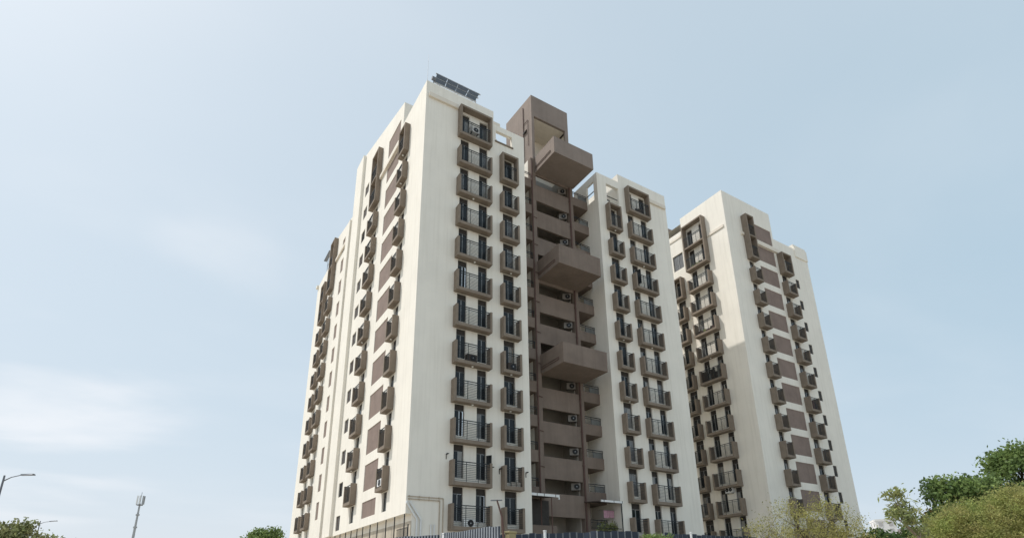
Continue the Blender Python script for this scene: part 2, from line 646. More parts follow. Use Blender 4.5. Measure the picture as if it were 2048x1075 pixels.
mb = MB()
FL.wall(mb, 0, 5.57, 6.35, 43.05, holes)
mb2 = MB()
FL.wall(mb2, 5.57, 20.9, 6.35, 46, holes, top=ltop)
mb2.quad((0, 5.57, 42), (7.5, 5.57, 42), (7.5, 5.57, 45.7), (0, 5.57, 45.7))
mb2.quad((0, 5.57, 45.7), (7.5, 5.57, 45.7), (7.5, 20.9, ltop(20.9)), (0, 20.9, ltop(20.9)))
mb2.quad((7.5, 5.57, 42), (7.5, 20.9, 42), (7.5, 20.9, ltop(20.9)), (7.5, 5.57, 45.7))
mb2.quad((0, 20.9, 0), (.6, 20.9, 0), (.6, 20.9, ltop(20.9)), (0, 20.9, ltop(20.9)))
mb2.quad((.6, 20.9, 40), (7.5, 20.9, 40), (7.5, 20.9, ltop(20.9)), (.6, 20.9, ltop(20.9)))
part(mb, 'wall', CREAM)
part(mb2, 'wall', CREAM)
for (y0, y1, d, zt) in ((18.2, 20.88, .3, 49.2), (21.27, 22.6, .45, 42.3)):
    mb = MB()
    FL.box(mb, y0, y1, .003, d, 6.36, zt)
    part(mb, 'pilaster', CREAM)
mb = MB()
mb.box(-.002, .22, 0.001, 5.57, 42.4, 43.05)
part(mb, 'parapet', CREAM)
for k in range(-1, 12):
    a, b = zpan(k)
    mb = MB()
    FL.box(mb, PAN[0], PAN[1], -.12, -.05, a, b)
    part(mb, 'facade_panel', PANEL)
mb = MB()
FL.box(mb, 5.6, 11.45, .003, .22, 40.9, 41.3)
part(mb, 'cornice', CREAM2, .01)
# far wing
ZF = lambda k: 10.78 + 2.9 * (9 - k)
L3, L4 = (28.4, 30.4), (31.8, 33.7)
holes = []
for k in range(-1, 12):
    z = ZF(k)
    if z + .7 > 6.6 and k < 11:
        holes.append((24.7, 25.85, z + .7, z + 2.5, .1))
    if k >= 0:
        lo = max(z + .6, 6.7)
        holes.append((28.75, 29.5, lo, z + 2.85))
        if k >= 1:
            holes.append((32.1, 32.9, lo, z + 2.85))
            holes.append((35.1, 35.8, max(z + .9, 6.8), z + 2.1, .2))


def ftop(y):
    return 43.3 + (y - 21.3) * .16


mb = MB()
FL.wall(mb, 21.25, 33.0, 6.35, 45, holes, top=ftop)
FL.wall(mb, 33.0, 38.6, 6.35, 42.2, holes)
mb.quad((0, 21.25, 6.35), (.6, 21.25, 6.35), (.6, 21.25, 43.3), (0, 21.25, 43.3))
mb.quad((0, 33, 42.2), (8, 33, 42.2), (8, 33, ftop(33)), (0, 33, ftop(33)))
mb.quad((0, 21.25, 43.3), (8, 21.25, 43.3), (8, 33, ftop(33)), (0, 33, ftop(33)))
mb.quad((0, 33, 42.2), (8, 33, 42.2), (8, 38.6, 42.2), (0, 38.6, 42.2))
mb.quad((0, 38.6, 0), (20, 38.6, 0), (20, 38.6, 42.2), (0, 38.6, 42.2))
mb.quad((.45, 21, 0), (.45, 38.6, 0), (.45, 38.6, 6.35), (.45, 21, 6.35))
mb.quad((0, 21, 6.35), (.45, 21, 6.35), (.45, 38.6, 6.35), (0, 38.6, 6.35))
mb.box(-.25, 0, 38.1, 38.75, 41.9, 42.25)
part(mb, 'wall', CREAM)
mb = MB()
mb.quad((.6, 20.9, 6.35), (.6, 21.25, 6.35), (.6, 21.25, 46), (.6, 20.9, 46))
part(mb, 'joint', CREAM2)
for k in range(-1, 11):
    z = ZF(k)
    if z + .7 > 6.6:
        mb = MB()
        FL.box(mb, 24.7, 25.85, -.14, -.08, z + .7, z + 2.5)
        part(mb, 'facade_panel', PANEL)
mb = MB()
FL.box(mb, 22.65, 28.3, .003, .2, 40.6, 40.95)
part(mb, 'cornice', CREAM2, .01)

# ---- balconies and windows of the left side
for k in range(0, 12):
    z = zb(k)
    lo = z + .62 if k < 11 else 6.95
    window(FL, 3.85, 4.8, lo, z + 3.0 if k else z + 2.65)
    if k < 11:
        balcony(FL, *LC1, z, d=.5, frame=2.95 if k == 0 else None, lamp=k in (0, 1, 6))
for k in range(-1, 12):
    z = zb(k)
    lo = z + .62 if k < 11 else 6.95
    window(FL, 11.9, 13.0, lo, z + 3.0 if k > -1 else z + 2.9)
    window(FL, 16.0, 17.3, z + 1.35, z + 2.65, lint=0, back=.12, glass=DUSTY)
    if 1 <= k < 11:
        balcony(FL, *LC2, z, d=.5, lamp=k in (2, 5, 9))
balcony(FL, *LC2, zb(0), d=.5, frame=6.6, mid=3.0)
for k in range(0, 12):
    z = ZF(k)
    lo = max(z + .6, 6.7)
    window(FL, 28.75, 29.5, lo, z + 2.85)
    if k >= 1:
        window(FL, 32.1, 32.9, lo, z + 2.85)
        window(FL, 35.1, 35.8, max(z + .9, 6.8), z + 2.1, lint=0, back=.12)
    if k == 0:
        balcony(FL, *L3, z, d=.5, frame=7.3, mid=3.3)
    elif z > 6.4:
        balcony(FL, *L3, z, d=.5)
    if k == 1:
        balcony(FL, *L4, z, d=.5, frame=5.6, mid=2.9)
    elif k > 1 and z > 6.4:
        balcony(FL, *L4, z, d=.5)
# roof handrail and shade over the far wing
mb = MB()
for y in (32.6, 34.2):
    mb.tube((.1, y, 42.2), (.1, y, 44.4), .03)
mb.tube((.1, 32.4, 43.3), (.1, 34.4, 43.3), .025)
part(mb, 'roof_rail', GREYMETAL)
mb = MB()
mb.box(-.12, .3, 33.1, 36.0, 45.0, 45.1)
part(mb, 'roof_shade', GREYMETAL)

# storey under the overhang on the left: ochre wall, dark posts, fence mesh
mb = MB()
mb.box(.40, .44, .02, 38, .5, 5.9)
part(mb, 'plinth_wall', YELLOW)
for y in (.23, 2.05, 3.76, 5.59, 7.29, 9.1, 10.6, 12.26, 13.9, 15.6, 17.3, 19.0):
    mb = MB()
    mb.box(.01, .07, y - .03, y + .03, 0, 6.34)
    part(mb, 'support_post', DARKFRAME)
for i in range(11):
    y = .6 + i * 1.72
    mb = MB()
    mb.box(.385, .398, y, y + .9, 3.7, 5.0)
    part(mb, 'notice_board' if i == 0 else 'wall_panel', INTERIOR if i else BROWN2)
mb = MB()
for i in range(16):
    mb.tube((-.02, -.62 + i * .13, 3.2), (-.02, -.62 + i * .13, 5.45), .011, n=4)
for z in (3.4, 4.3, 5.4):
    mb.tube((-.02, -.65, z), (-.02, 1.4, z), .02, n=4)
mb.box(-.05, .01, -.66, -.6, 0, 5.6)
part(mb, 'mesh_gate', DARKFRAME)

# ---- front balconies and windows, left wing
for k in range(0, 12):
    z = zb(k)
    zt = z + 3.0 if k else z + 2.75
    for u in ((3.32, 4.12), (5.13, 5.93)):
        window(FA, u[0], u[1], z + .62, zt)
    balcony(FA, *C1, z, frame=3.2 if k == 0 else None, lamp=k in (2, 4, 7, 8))
    if k >= 1:
        window(FA, 7.48, 8.5, z + .62, zt if k > 1 else z + 2.75)
        balcony(FA, *C2, z, frame=2.95 if k == 1 else None, lamp=k in (4, 7, 8))
opened_sash(FA, 5.93, zb(10) + .7, 1.7, .45, 1.1)
# things in the high opening
mb = MB()
mb.box(6.95, 7.0, 1.2, 1.25, 39.0, 41.3)
mb.box(7.55, 7.6, 1.2, 1.25, 39.0, 41.3)
mb.box(6.95, 7.6, 1.2, 1.25, 40.3, 40.35)
mb.box(6.95, 7.6, 1.2, 1.25, 41.3, 41.35)
part(mb, 'door_frame', WHITE)
mb = MB()
mb.hexa(((7.4, 1.0, 39.4), (7.6, 1.0, 39.4), (7.6, 1.1, 39.4), (7.4, 1.1, 39.4), (8.2, 1.0, 41.0), (8.45, 1.0, 41.0), (8.45, 1.1, 41.0), (8.2, 1.1, 41.0)))
part(mb, 'stair_flight', BROWN)
mb = MB()
FA.box(mb, 6.7, 8.6, .003, .09, 39.68, 39.8)
part(mb, 'sill', BROWN2)

# ---- right wing
holes = []
for k in range(0, 12):
    z = zb(k)
    for u in ((22.78, 23.58), (24.6, 25.4)):
        holes.append((u[0], u[1], z + .62, z + 3.0 if k else z + 2.75))
    if k >= 1:
        holes.append((20.08, 21.1, z + .62, z + 3.0 if k > 1 else z + 2.75))
holes.append((20.08, 21.75, 38.95, 41.1, .3))
mb = MB()
FR.wall(mb, XR0, 21.8, 0, 42.0, holes)
FR.wall(mb, 21.8, XR1, 0, 43.0, holes)
FI = Fac((XR0, 0), (0, 1), (-1, 0), A)
FI.wall(mb, .4, 4.2, 0, 42.0, [(.95, 2.08, 38.95, 41.2, .2)])
mb.quad((XR1, .4, 0), (XR1, 21, 0), (XR1, 21, 43.0), (XR1, .4, 43.0))
mb.quad((21.8, .4, 42.0), (21.8, 8, 42.0), (21.8, 8, 43.0), (21.8, .4, 43.0))
mb.quad((21.8, .7, 38.4), (21.8, 8, 38.4), (21.8, 8, 42.0), (21.8, .7, 42.0))
mb.quad((XR0, .4, 42.0), (21.8, .4, 42.0), (21.8, .7, 42.0), (XR0, .7, 42.0))
mb.quad((21.8, .4, 43.0), (XR1, .4, 43.0), (XR1, .62, 43.0), (21.8, .62, 43.0))
mb.quad((XR0, .7, 41.1), (21.8, .7, 41.1), (21.8, .7, 42.0), (XR0, .7, 42.0))
mb.quad((XR0, .7, 38.4), (21.8, .7, 38.4), (21.8, 4.2, 38.4), (XR0, 4.2, 38.4))
mb.quad((XR0, 4.2, 38.4), (21.8, 4.2, 38.4), (21.8, 4.2, 41.0), (XR0, 4.2, 41.0))
mb.quad((21.8, .4, 42.0), (XR1, .4, 42.0), (XR1, 21, 42.0), (21.8, 21, 42.0))
mb.quad((XR0, 4.2, 41.0), (21.8, 4.2, 41.0), (21.8, 21, 41.0), (XR0, 21, 41.0))
mb.quad((XR0, 21, 0), (XR1, 21, 0), (XR1, 21, 43), (XR0, 21, 43))
part(mb, 'wall', CREAM)
mb = MB()
FR.box(mb, 25.75, 28.5, .003, .2, 41.08, 41.5)
part(mb, 'cornice', CREAM2, .01)
mb = MB()
mb.tube((XR0 + .02, .95, 40.0), (XR0 + .02, 2.1, 40.0), .05)
mb.tube((20.1, .6, 39.75), (21.7, .6, 39.75), .045)
mb.box(20.15, 20.75, .75, .95, 38.6, 39.5)
part(mb, 'terrace_rail', DARKFRAME)
for k in range(0, 12):
    z = zb(k)
    zt = z + 3.0 if k else z + 2.75
    for u in ((22.78, 23.58), (24.6, 25.4)):
        window(FR, u[0], u[1], z + .62, zt)
    balcony(FR, *R2, z, frame=3.15 if k == 0 else None, lamp=k in (2, 5))
    if k >= 1:
        window(FR, 20.08, 21.1, z + .62, zt if k > 1 else z + 2.75)
        balcony(FR, *R1, z, frame=2.95 if k == 1 else None, lamp=k in (1, 5, 7))
opened_sash(FR, 23.2, zb(3) + .75, 1.6, .5, 1.3)

# ---- brown core between the wings
X0, X1 = 11.95, 17.0
mb = MB()
mb.box(X0, 12.5, YC, YC + .5, 0, 41.98)
mb.box(16.45, X1, YC, YC + .5, 0, 41.98)
part(mb, 'pillar', BROWN)
SL = [k for k in range(0, 12)]
for k in SL:                                    # spandrels between the corridor slots
    z0 = zb(k) + 1.72
    z1 = zb(k - 1) + .55
    if k == 0:
        z1 = 42.0
    mb = MB()
    mb.box(12.5, 16.45, YC + .01, YC + .2, z0, z1)
    part(mb, 'spandrel', BROWN)
mb = MB()
mb.box(12.5, 16.45, 4.6, 4.8, 0, 42)
for k in SL:
    mb.box(12.5, 16.45, YC + .21, 4.6, zb(k) - .12, zb(k))
mb.box(12.5, 12.62, YC + .5, 4.6, 0, 42)
mb.box(16.33, 16.45, YC + .5, 4.6, 0, 42)
part(mb, 'corridor', INTERIOR)
for k in SL:
    mb = MB()
    mb.box(12.75, 13.75, 4.52, 4.59, zb(k), zb(k) + 2.1)
    part(mb, 'corridor_door', DUSTY)
# stair tower head above the roof
mb = MB()
FT = Fac((0, YC), (1, 0), (0, -1), A)
FT.wall(mb, 12.2, 16.85, 42.0, 50.15, [(12.5, 16.45, 42.0, 47.5, .25)])
mb.quad((12.2, YC, 38), (12.2, 7.1, 38), (12.2, 7.1, 50.6), (12.2, YC, 50.15))
mb.quad((16.85, YC, 38), (16.85, 7.1, 38), (16.85, 7.1, 50.6), (16.85, YC, 50.15))
mb.quad((12.2, YC, 50.15), (16.85, YC, 50.15), (16.85, 7.1, 50.6), (12.2, 7.1, 50.6))
mb.quad((12.2, 7.1, 38), (16.85, 7.1, 38), (16.85, 7.1, 50.6), (12.2, 7.1, 50.6))
part(mb, 'stair_tower', BROWNLIT)
mb = MB()
mb.quad((12.45, YC + .25, 47.5), (16.5, YC + .25, 47.5), (16.5, 5, 47.5), (12.45, 5, 47.5))
mb.quad((12.3, 5, 40), (16.7, 5, 40), (16.7, 5, 47.5), (12.3, 5, 47.5))
mb.quad((12.3, YC + .25, 40), (12.3, 5, 40), (12.3, 5, 47.5), (12.3, YC + .25, 47.5))
mb.quad((16.7, YC + .25, 40), (16.7, 5, 40), (16.7, 5, 47.5), (16.7, YC + .25, 47.5))
part(mb, 'lobby', CREAM2)
mb = MB()
for (y, z) in ((3.0, 46.3), (3.9, 45.6)):
    mb.hexa([(x, yy, zz) for zz in (0, .5) for (x, yy) in ((12.0, 0), (12.2, 0), (12.2, .6), (12.0, .6))] and
            [(12.0, y, z - .3), (12.2, y, z), (12.2, y + .55, z), (12.0, y + .55, z - .3), (12.0, y, z - .2), (12.2, y, z + .1), (12.2, y + .55, z + .1), (12.0, y + .55, z - .2)])
part(mb, 'vent_hood', BLACK)
mb = MB()
mb.tube((12.12, 3.55, 41), (12.12, 3.55, 49.6), .05)
mb.tube((12.12, 2.7, 44), (12.12, 2.7, 47.3), .03)
mb.tube((12.12, 2.7, 47.3), (12.12, 3.5, 47.3), .03)
part(mb, 'drainpipe', PIPE)
# three big projecting boxes
for z, h in ((40.3, 1.85), (28.37, 1.9), (19.08, 1.8)):
    mb = MB()
    a, b, y0 = 12.42, 17.1, -1.2
    mb.box(a, b, y0, YC - .003, z, z + .2)
    mb.box(a, b, y0, y0 + .16, z + .2, z + h)
    mb.box(a, a + .16, y0 + .16, YC - .003, z + .2, z + h)
    mb.box(b - .16, b, y0 + .16, YC - .003, z + .2, z + h)
    o = part(mb, 'projecting_box', BROWNLIT if z > 40 else BROWN)
    mb = MB()
    for zz in (z + .42, z + .62):
        mb.tube((a - .03, y0 + .6, zz), (a - .03, YC - .1, zz - .02), .022)
    mb.tube((a - .03, y0 + .6, z + .42), (a - .03, y0 + .6, z + .62), .022)
    put('drip_pipe', mb.mesh('drip_pipe', PIPE), o)
mb = MB()
mb.tube((16.55, YC - .07, 0), (16.55, YC - .07, 40.2), .075)
for k in range(0, 12):
    mb.box(16.43, 16.67, YC - .1, YC, zb(k) + .1, zb(k) + .16)
part(mb, 'drainpipe', PIPE)
for k in range(1, 11):
    mb = MB()
    mb.tube((12.02, YC - .05, zb(k) - .3), (12.5, YC - .05, zb(k) - .36), .03)
    part(mb, 'overflow_spout', PIPE)
mb = MB()
mb.tube((12.02, YC - .06, 0), (12.02, YC - .06, 41.5), .06)
part(mb, 'drainpipe', PIPE)
# service balconies beside the core
for (a, b, dx) in ((X1, XR0, 1), (XE, X0, -1)):
    mb = MB()
    mb.quad((a, 4.2, 0), (b, 4.2, 0), (b, 4.2, 41.0), (a, 4.2, 41.0))
    mb.quad((a if dx > 0 else b, YC + .5, 0), (a if dx > 0 else b, 4.2, 0), (a if dx > 0 else b, 4.2, 42), (a if dx > 0 else b, YC + .5, 42))
    part(mb, 'wall', CREAM)
    for k in range(0, 12):
        z = zb(k)
        mb = MB()
        mb.box(a + .004, b - .004, YC + .004, 4.19, z, z + .14)
        mb.box(a + .004, b - .004, YC + .004, YC + .14, z + .14, z + (.98 if k < 11 else .9))
        o = part(mb, 'service_balcony', BROWN)
        mb = MB()
        mb.box(a + .03, b - .03, YC + .05, YC + .09, z + 1.63, z + 1.69)
        mb.box(a + .03, b - .03, YC + .05, YC + .09, z + 1.47, z + 1.51)
        for x in (a + .06, a + .74 if dx > 0 else b - .74, b - .06):
            mb.box(x - .014, x + .014, YC + .055, YC + .085, z + .98, z + 1.63)
        put('railing', mb.mesh('railing', RAIL), o)
        mb = MB()
        mb.box(a + .75 if dx > 0 else a + .05, b - .05 if dx > 0 else b - .75, YC + .062, YC + .078, z + 1.0, z + 1.46)
        put('rail_panel', mb.mesh('rail_panel', INFILL), o)
        mb = MB()
        xd = (a + .12, a + .85) if dx > 0 else (b - .85, b - .12)
        mb.box(xd[0], xd[1], 4.1, 4.18, z + .16, z + 2.3)
        part(mb, 'door', DARKFRAME)

mb = MB()
mb.box(9.85, 13.4, 1.88, 2.04, 4.2, 6.34)
part(mb, 'parapet', BROWN)
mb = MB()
mb.box(10.9, 12.75, 2.02, 2.08, 6.36, 8.28)  # dark sheet put in for the shade below the left awning
part(mb, 'awning_shade_panel', LINTEL)
# rods, pipes and the small fixings
mb = MB()
mb.tube((0.15, .3, 43.0), (0.15, .3, 46.4), .018, .008, 5)
part(mb, 'lightning_rod', GREYMETAL)
for dx in (0, .28):
    mb = MB()
    mb.tube((.02 + dx, -.07, 7.05), (.78 + dx, -.07, 6.0), .065, n=8)
    mb.tube((.78 + dx, -.07, 6.0), (.78 + dx, -.07, 0), .065, n=8)
    mb.tube((-.02 + dx, -.07, 7.05), (.06 + dx, -.07, 7.05), .09, n=8)
    part(mb, 'drainpipe', WHITE)
for x in (1.78, 2.02):
    mb = MB()
    mb.tube((x, -.06, 0), (x, -.06, 5.72), .05, n=8)
    part(mb, 'drainpipe', WHITE)
for i, (x, z) in enumerate(((2.63, 7.47), (2.37, 7.3))):
    mb = MB()
    mb.tube((.1, -.05, z), (x, -.05, z), .03)
    mb.tube((x, -.05, z), (x, -.05, 0), .03)
    for q in range(4):
        mb.box(.2 + q * .7 - .04, .2 + q * .7 + .04, -.09, -.002, z - .045, z + .045)
    part(mb, 'gas_pipe', PIPETAN)
for (u, z) in ((2.75, 10.2), (6.35, 9.6), (7.0, 9.55), (9.3, 9.5)):
    mb = MB()
    FA.box(mb, u, u + .12, .0, .25, z + .35, z + .4)
    FA.box(mb, u, u + .03, .0, .05, z, z + .4)
    part(mb, 'wall_bracket', BLACK)

# ================================================================== farther apartment tower
BX, BY = 37.82, -.534
B = thing('apartment_building', 'farther cream apartment tower on the right behind the nearer one with mauve panels', 'apartment building', (46, 10, 0))
LB = B.location.copy()
BWO = tuple(-LB)


def bpart(mb, name, m, bevel=0.0):
    return mb.build(name, m, B, BWO, 0.0, bevel)


FBL = Fac((BX, BY), (0, 1), (-1, 0), B)
FBF = Fac((0, BY), (1, 0), (0, -1), B)
zl = lambda k: 11.55 + 3.0 * (10 - k)
zf = lambda k: 11.3 + 3.0 * (10 - k)
holes = []
for k in range(0, 14):
    z = zl(k)
    if z < 0:
        continue
    for v in ((3.05, 3.85), (4.95, 5.75)):
        holes.append((v[0], v[1], z + .62, z + 3.0 if k else z + 2.9))
    if k >= 2:
        holes.append((7.2, 8.3, z + .62, z + 3.0 if k > 2 else z + 2.75))
holes.append((6.75, 8.4, 40.0, 42.2))
mb = MB()
FBL.wall(mb, 0, 6.5, 0, 47.0, holes)
FBL.wall(mb, 6.5, 10.0, 0, 45.2, holes)
mb.quad((BX, BY + 6.5, 45.2), (BX + 6, BY + 6.5, 45.2), (BX + 6, BY + 6.5, 47), (BX, BY + 6.5, 47))
mb.quad((BX, BY, 46.2), (47, BY, 46.2), (47, 20, 46.2), (BX, 20, 46.2))
mb.quad((BX, BY, 47.0), (47, BY, 47.0), (47, BY + .2, 47.0), (BX, BY + .2, 47.0))
mb.quad((BX, BY, 47.0), (BX + .2, BY, 47.0), (BX + .2, BY + 6.5, 47.0), (BX, BY + 6.5, 47.0))
mb.quad((BX, 9.45, 0), (BX + 4, 9.45, 0), (BX + 4, 9.45, 45.2), (BX, 9.45, 45.2))
mb.quad((BX + 4, 9.45, 0), (BX + 4, 28, 0), (BX + 4, 28, 45.2), (BX + 4, 9.45, 45.2))
bpart(mb, 'wall', CREAM)
mb = MB()
FBL.box(mb, .35, 2.75, .003, .12, 41.95, 42.3)
FBL.box(mb, 6.6, 8.6, .003, .1, 44.3, 44.6)
bpart(mb, 'cornice', CREAM2, .01)
for k in range(0, 14):
    z = zl(k)
    if z < 0:
        continue
    zt = z + 3.0 if k else z + 2.9
    for v in ((3.05, 3.85), (4.95, 5.75)):
        window(FBL, v[0], v[1], z + .62, zt)
    if k >= 2:
        balcony(FBL, 2.8, 6.0, z, d=.75, lamp=k in (5,))
        window(FBL, 7.2, 8.3, z + .62, z + 3.0 if k > 2 else z + 2.75)
        balcony(FBL, 6.95, 8.6, z, d=.75, frame=2.95 if k == 2 else None)
balcony(FBL, 2.8, 6.0, zl(1), d=.75, frame=6.45, mid=3.05)
window(FBL, 6.75, 8.4, 40.0, 42.2, lint=0, glass=CURTAIN)
# front of the farther tower
BP1, BP2 = (40.85, 42.3), (47.1, 49.0)
BPAN = (43.25, 46.65)
holes = []
for k in range(0, 14):
    z = zf(k)
    if k >= 1 or True:
        holes.append((41.15, 42.0, max(z + .62, .4), z + 3.0 if k else z + 2.8))
    if k >= 1:
        holes.append((47.45, 48.5, max(z + .62, .4), z + 3.0 if k > 1 else z + 2.6))
        holes.append((50.35, 51.05, z + 1.95 - 3, z + 3.2 - 3, .12))
    holes.append((BPAN[0], BPAN[1], max(z + .72, .3), z + 2.93 if k != 1 else 41.15, .07))
mb = MB()
FBF.wall(mb, BX, 47.0, 0, 47.0, holes)
FBF.wall(mb, 47.0, 51.3, 0, 43.3, holes)
FBF.wall(mb, 51.3, 54.0, 0, 43.5, holes)
mb.quad((47.0, BY, 43.3), (47.0, 20, 43.3), (47.0, 20, 47), (47.0, BY, 47))
mb.quad((47.0, BY, 42.6), (54.0, BY, 42.6), (54.0, 28, 42.6), (47.0, 28, 42.6))
mb.quad((54.0, BY, 0), (54.0, 28, 0), (54.0, 28, 43.5), (54.0, BY, 43.5))
mb.quad((BX, 28, 0), (54.0, 28, 0), (54.0, 28, 45), (BX, 28, 45))
mb.box(51.3, 53.98, BY - .12, BY - .004, 42.1, 43.6)
mb.box(51.3, 53.98, BY + .004, 6, 43.3, 44.0)
bpart(mb, 'wall', CREAM)
mb = MB()
FBF.box(mb, 42.35, 47.9, .003, .2, 41.2, 41.7)
FBF.box(mb, 40.4, 40.83, .003, .2, 41.6, 41.95)
bpart(mb, 'cornice', CREAM2, .01)
for k in range(0, 14):
    z = zf(k)
    mb = MB()
    FBF.box(mb, BPAN[0], BPAN[1], -.12, -.05, max(z + .72, .3), z + 2.93 if k != 1 else 41.15)
    bpart(mb, 'facade_panel', PANEL)
    window(FBF, 41.15, 42.0, max(z + .62, .4), z + 3.0 if k else z + 2.8)
    if k >= 2:
        balcony(FBF, *BP1, z, d=.75)
        balcony(FBF, *BP2, z, d=.75)
    if k >= 1:
        window(FBF, 47.45, 48.5, max(z + .62, .4), z + 3.0 if k > 1 else z + 2.6)
        mb = MB()
        FBF.box(mb, 50.35, 51.05, -.11, -.06, z - 1.05, z + .2)
        bpart(mb, 'vent_panel', LINTEL)
balcony(FBF, *BP1, zf(1), d=.75, frame=6.1, mid=3.0)
balcony(FBF, *BP2, zf(1) - .1, d=.75, frame=2.9)
# its brown stair tower head, seen in the gap
mb = MB()
mb.box(39.5, 46, 11.5, 17, 40, 50.5)
bpart(mb, 'stair_tower', BROWNLIT)

# ================================================================== things on the towers
# solar rack
t = thing('solar_rack', 'dark tilted solar panel rack standing on the front roof corner of the nearer tower', 'solar panels', (3.3, 1.4, 42.0))
LS = t.location


def sp(u, v):
    """u along the rack, v up the slope"""
    return Vector((.92 + u * 4.05 + v * (.45 + u * .33), .6 + v * .62, 43.98 + v * 1.88)) - LS


for c in range(4):
    for r_ in range(2):
        u0, u1 = c / 4 + .006, (c + 1) / 4 - .006
        v0, v1 = (.0, .47) if r_ == 0 else (.55, 1.0)
        mb = MB()
        n = Vector((0, .95, -.3)) * .05
        p = [sp(u0, v0), sp(u1, v0), sp(u1, v1), sp(u0, v1)]
        mb.hexa([*p, *[q + n for q in p]])
        mb.build('solar_panel', SOLAR, t)
mb = MB()
for v in (.02, .51, .98):
    a, b = sp(-.02, v), sp(1.02, v)
    mb.tube(a - Vector((0, -.02, .06)), b - Vector((0, -.02, .06)), .06, n=6)
for u in (.08, .5, .92):
    a, b = sp(u, 0), sp(u, 1)
    mb.tube(a - Vector((0, -.05, .12)), b - Vector((0, -.05, .12)), .04)
    for v in (.05, .95):
        p = sp(u, v)
        mb.tube((p.x, p.y + .12, 0), (p.x, p.y + .12, p.z - .1), .04)
mb.build('rack_frame', STEEL, t)
mb = MB()
mb.tube(sp(-.1, .3) + Vector((0, -.25, -.35)), sp(-.02, .3) + Vector((0, -.25, -.35)), .18, n=12)
mb.tube(sp(-.06, .3) + Vector((0, -.25, -.35)), sp(-.06, .3) + Vector((0, -.25, -2.3)), .04)
mb.build('floodlight', GREYMETAL, t)

t = thing('roof_canopy', 'small dark sheet canopy on one post on the farther tower roof', 'canopy', (48.2, 3.0, 42.6))
mb = MB()
mb.hexa(((-1.2, -1.9, 2.9), (.9, -1.9, 2.75), (.9, 1.4, 3.2), (-1.2, 1.4, 3.3), (-1.2, -1.9, 2.98), (.9, -1.9, 2.83), (.9, 1.4, 3.28), (-1.2, 1.4, 3.38)))
mb.build('canopy_sheet', GREYMETAL, t)
mb = MB()
mb.tube((.7, -1.7, 0), (.7, -1.7, 2.8), .05)
mb.tube((-.9, 1.2, 0), (-.9, 1.2, 3.2), .05)
mb.build('post', GREYMETAL, t)


def ac_unit(loc, label, rz=0.0, casing=WHITE, w=.85, h=.6, fans=1):
    t = thing('air_conditioner', label, 'air conditioner', loc, rz, 'outdoor air conditioner units')
    mb = MB()
    mb.box(-w / 2, w / 2, -.17, .17, .06, h)
    mb.build('casing', casing, t, bevel=.015)
    for i in range(fans):
        x = (.08 if fans == 1 else (i - .5) * w * .46)
        rr = .23 if fans == 1 else min(.2, w * .2)
        mb = MB()
        mb.tube((x, -.172, .06 + (h - .06) / 2), (x, -.2, .06 + (h - .06) / 2), rr, rr, 18)
        f = mb.build('fan_grille', BLACK, t)
        mb = MB()
        mb.tube((x, -.2, .06 + (h - .06) / 2), (x, -.215, .06 + (h - .06) / 2), .05, .04, 10)
        put('fan_hub', mb.mesh('fan_hub', STEEL), f)
    mb = MB()
    for x in (-w * .35, w * .35):
        mb.box(x - .02, x + .02, -.2, .2, 0, .055)
    mb.build('bracket', DARKFRAME, t)
    return t


ac_unit((4.45, -.3, zb(7) + .28), 'dark fronted AC unit in the wide left balcony column, mid height', casing=DUSTY)
ac_unit((7.95, -.32, zb(7) + .28), 'dark AC unit squeezed in a narrow balcony at mid height of the front', casing=DUSTY, w=.75)
ac_unit((4.4, -.34, 5.55), 'white AC unit in the lowest wide balcony just above the grey hoarding')
ac_unit((4.45, -.33, zb(0) + .75), 'white AC unit inside the big top frame under the solar panels')
ac_unit((-.3, 4.35, zb(10) + .28), 'white AC unit in the lowest balcony on the sunlit left side', -math.pi / 2)
ac_unit((BX - .2, BY + 4.4, 11.0), 'white twin fan AC unit hung on the farther tower between two windows', -math.pi / 2, w=.95, h=.68, fans=2)
core_lab = {0: 'AC unit in the corridor slot right under the topmost brown box',
            1: 'AC unit in the second corridor slot below the topmost brown box',
            2: 'AC unit in the corridor slot just above the middle brown box',
            4: 'AC unit in the corridor slot right under the middle brown box',
            5: 'AC unit in the corridor slot just above the lowest brown box',
            7: 'AC unit in the corridor slot right under the lowest brown box',
            8: 'AC unit in the second corridor slot below the lowest brown box',
            9: 'AC unit in the third corridor slot below the lowest brown box',
            10: 'AC unit in the corridor slot just above the white awnings'}
for k, lab in core_lab.items():
    ac_unit((15.95, YC + .45, zb(k) + 1.0), lab, -.55, casing=ACDULL, w=.8, h=.66)

# lived-in balconies
def clutter(loc, rz, w, h, label, n, seed, mats, name='balcony_clutter'):
    t = thing(name, label, 'belongings', loc, rz, 'things kept on balconies')
    r_ = random.Random(seed)
    for i in range(n):
        mb = MB()
        x = -w / 2 + w * (i + .5) / n
        a = w / n * r_.uniform(.35, .6)
        hh = h * r_.uniform(.45, 1.0)
        q = r_.uniform(-.05, .05)
        mb.hexa(((x - a, -.1, 0), (x + a, -.1, 0), (x + a, .12, 0), (x - a, .12, 0), (x - a + q, -.08, hh), (x + a + q, -.08, hh * r_.uniform(.85, 1)), (x + a + q, .06, hh), (x - a + q, .06, hh)))
        mb.build('cloth' if i % 2 else 'crate', r_.choice(mats), t, bevel=.02)
    return t


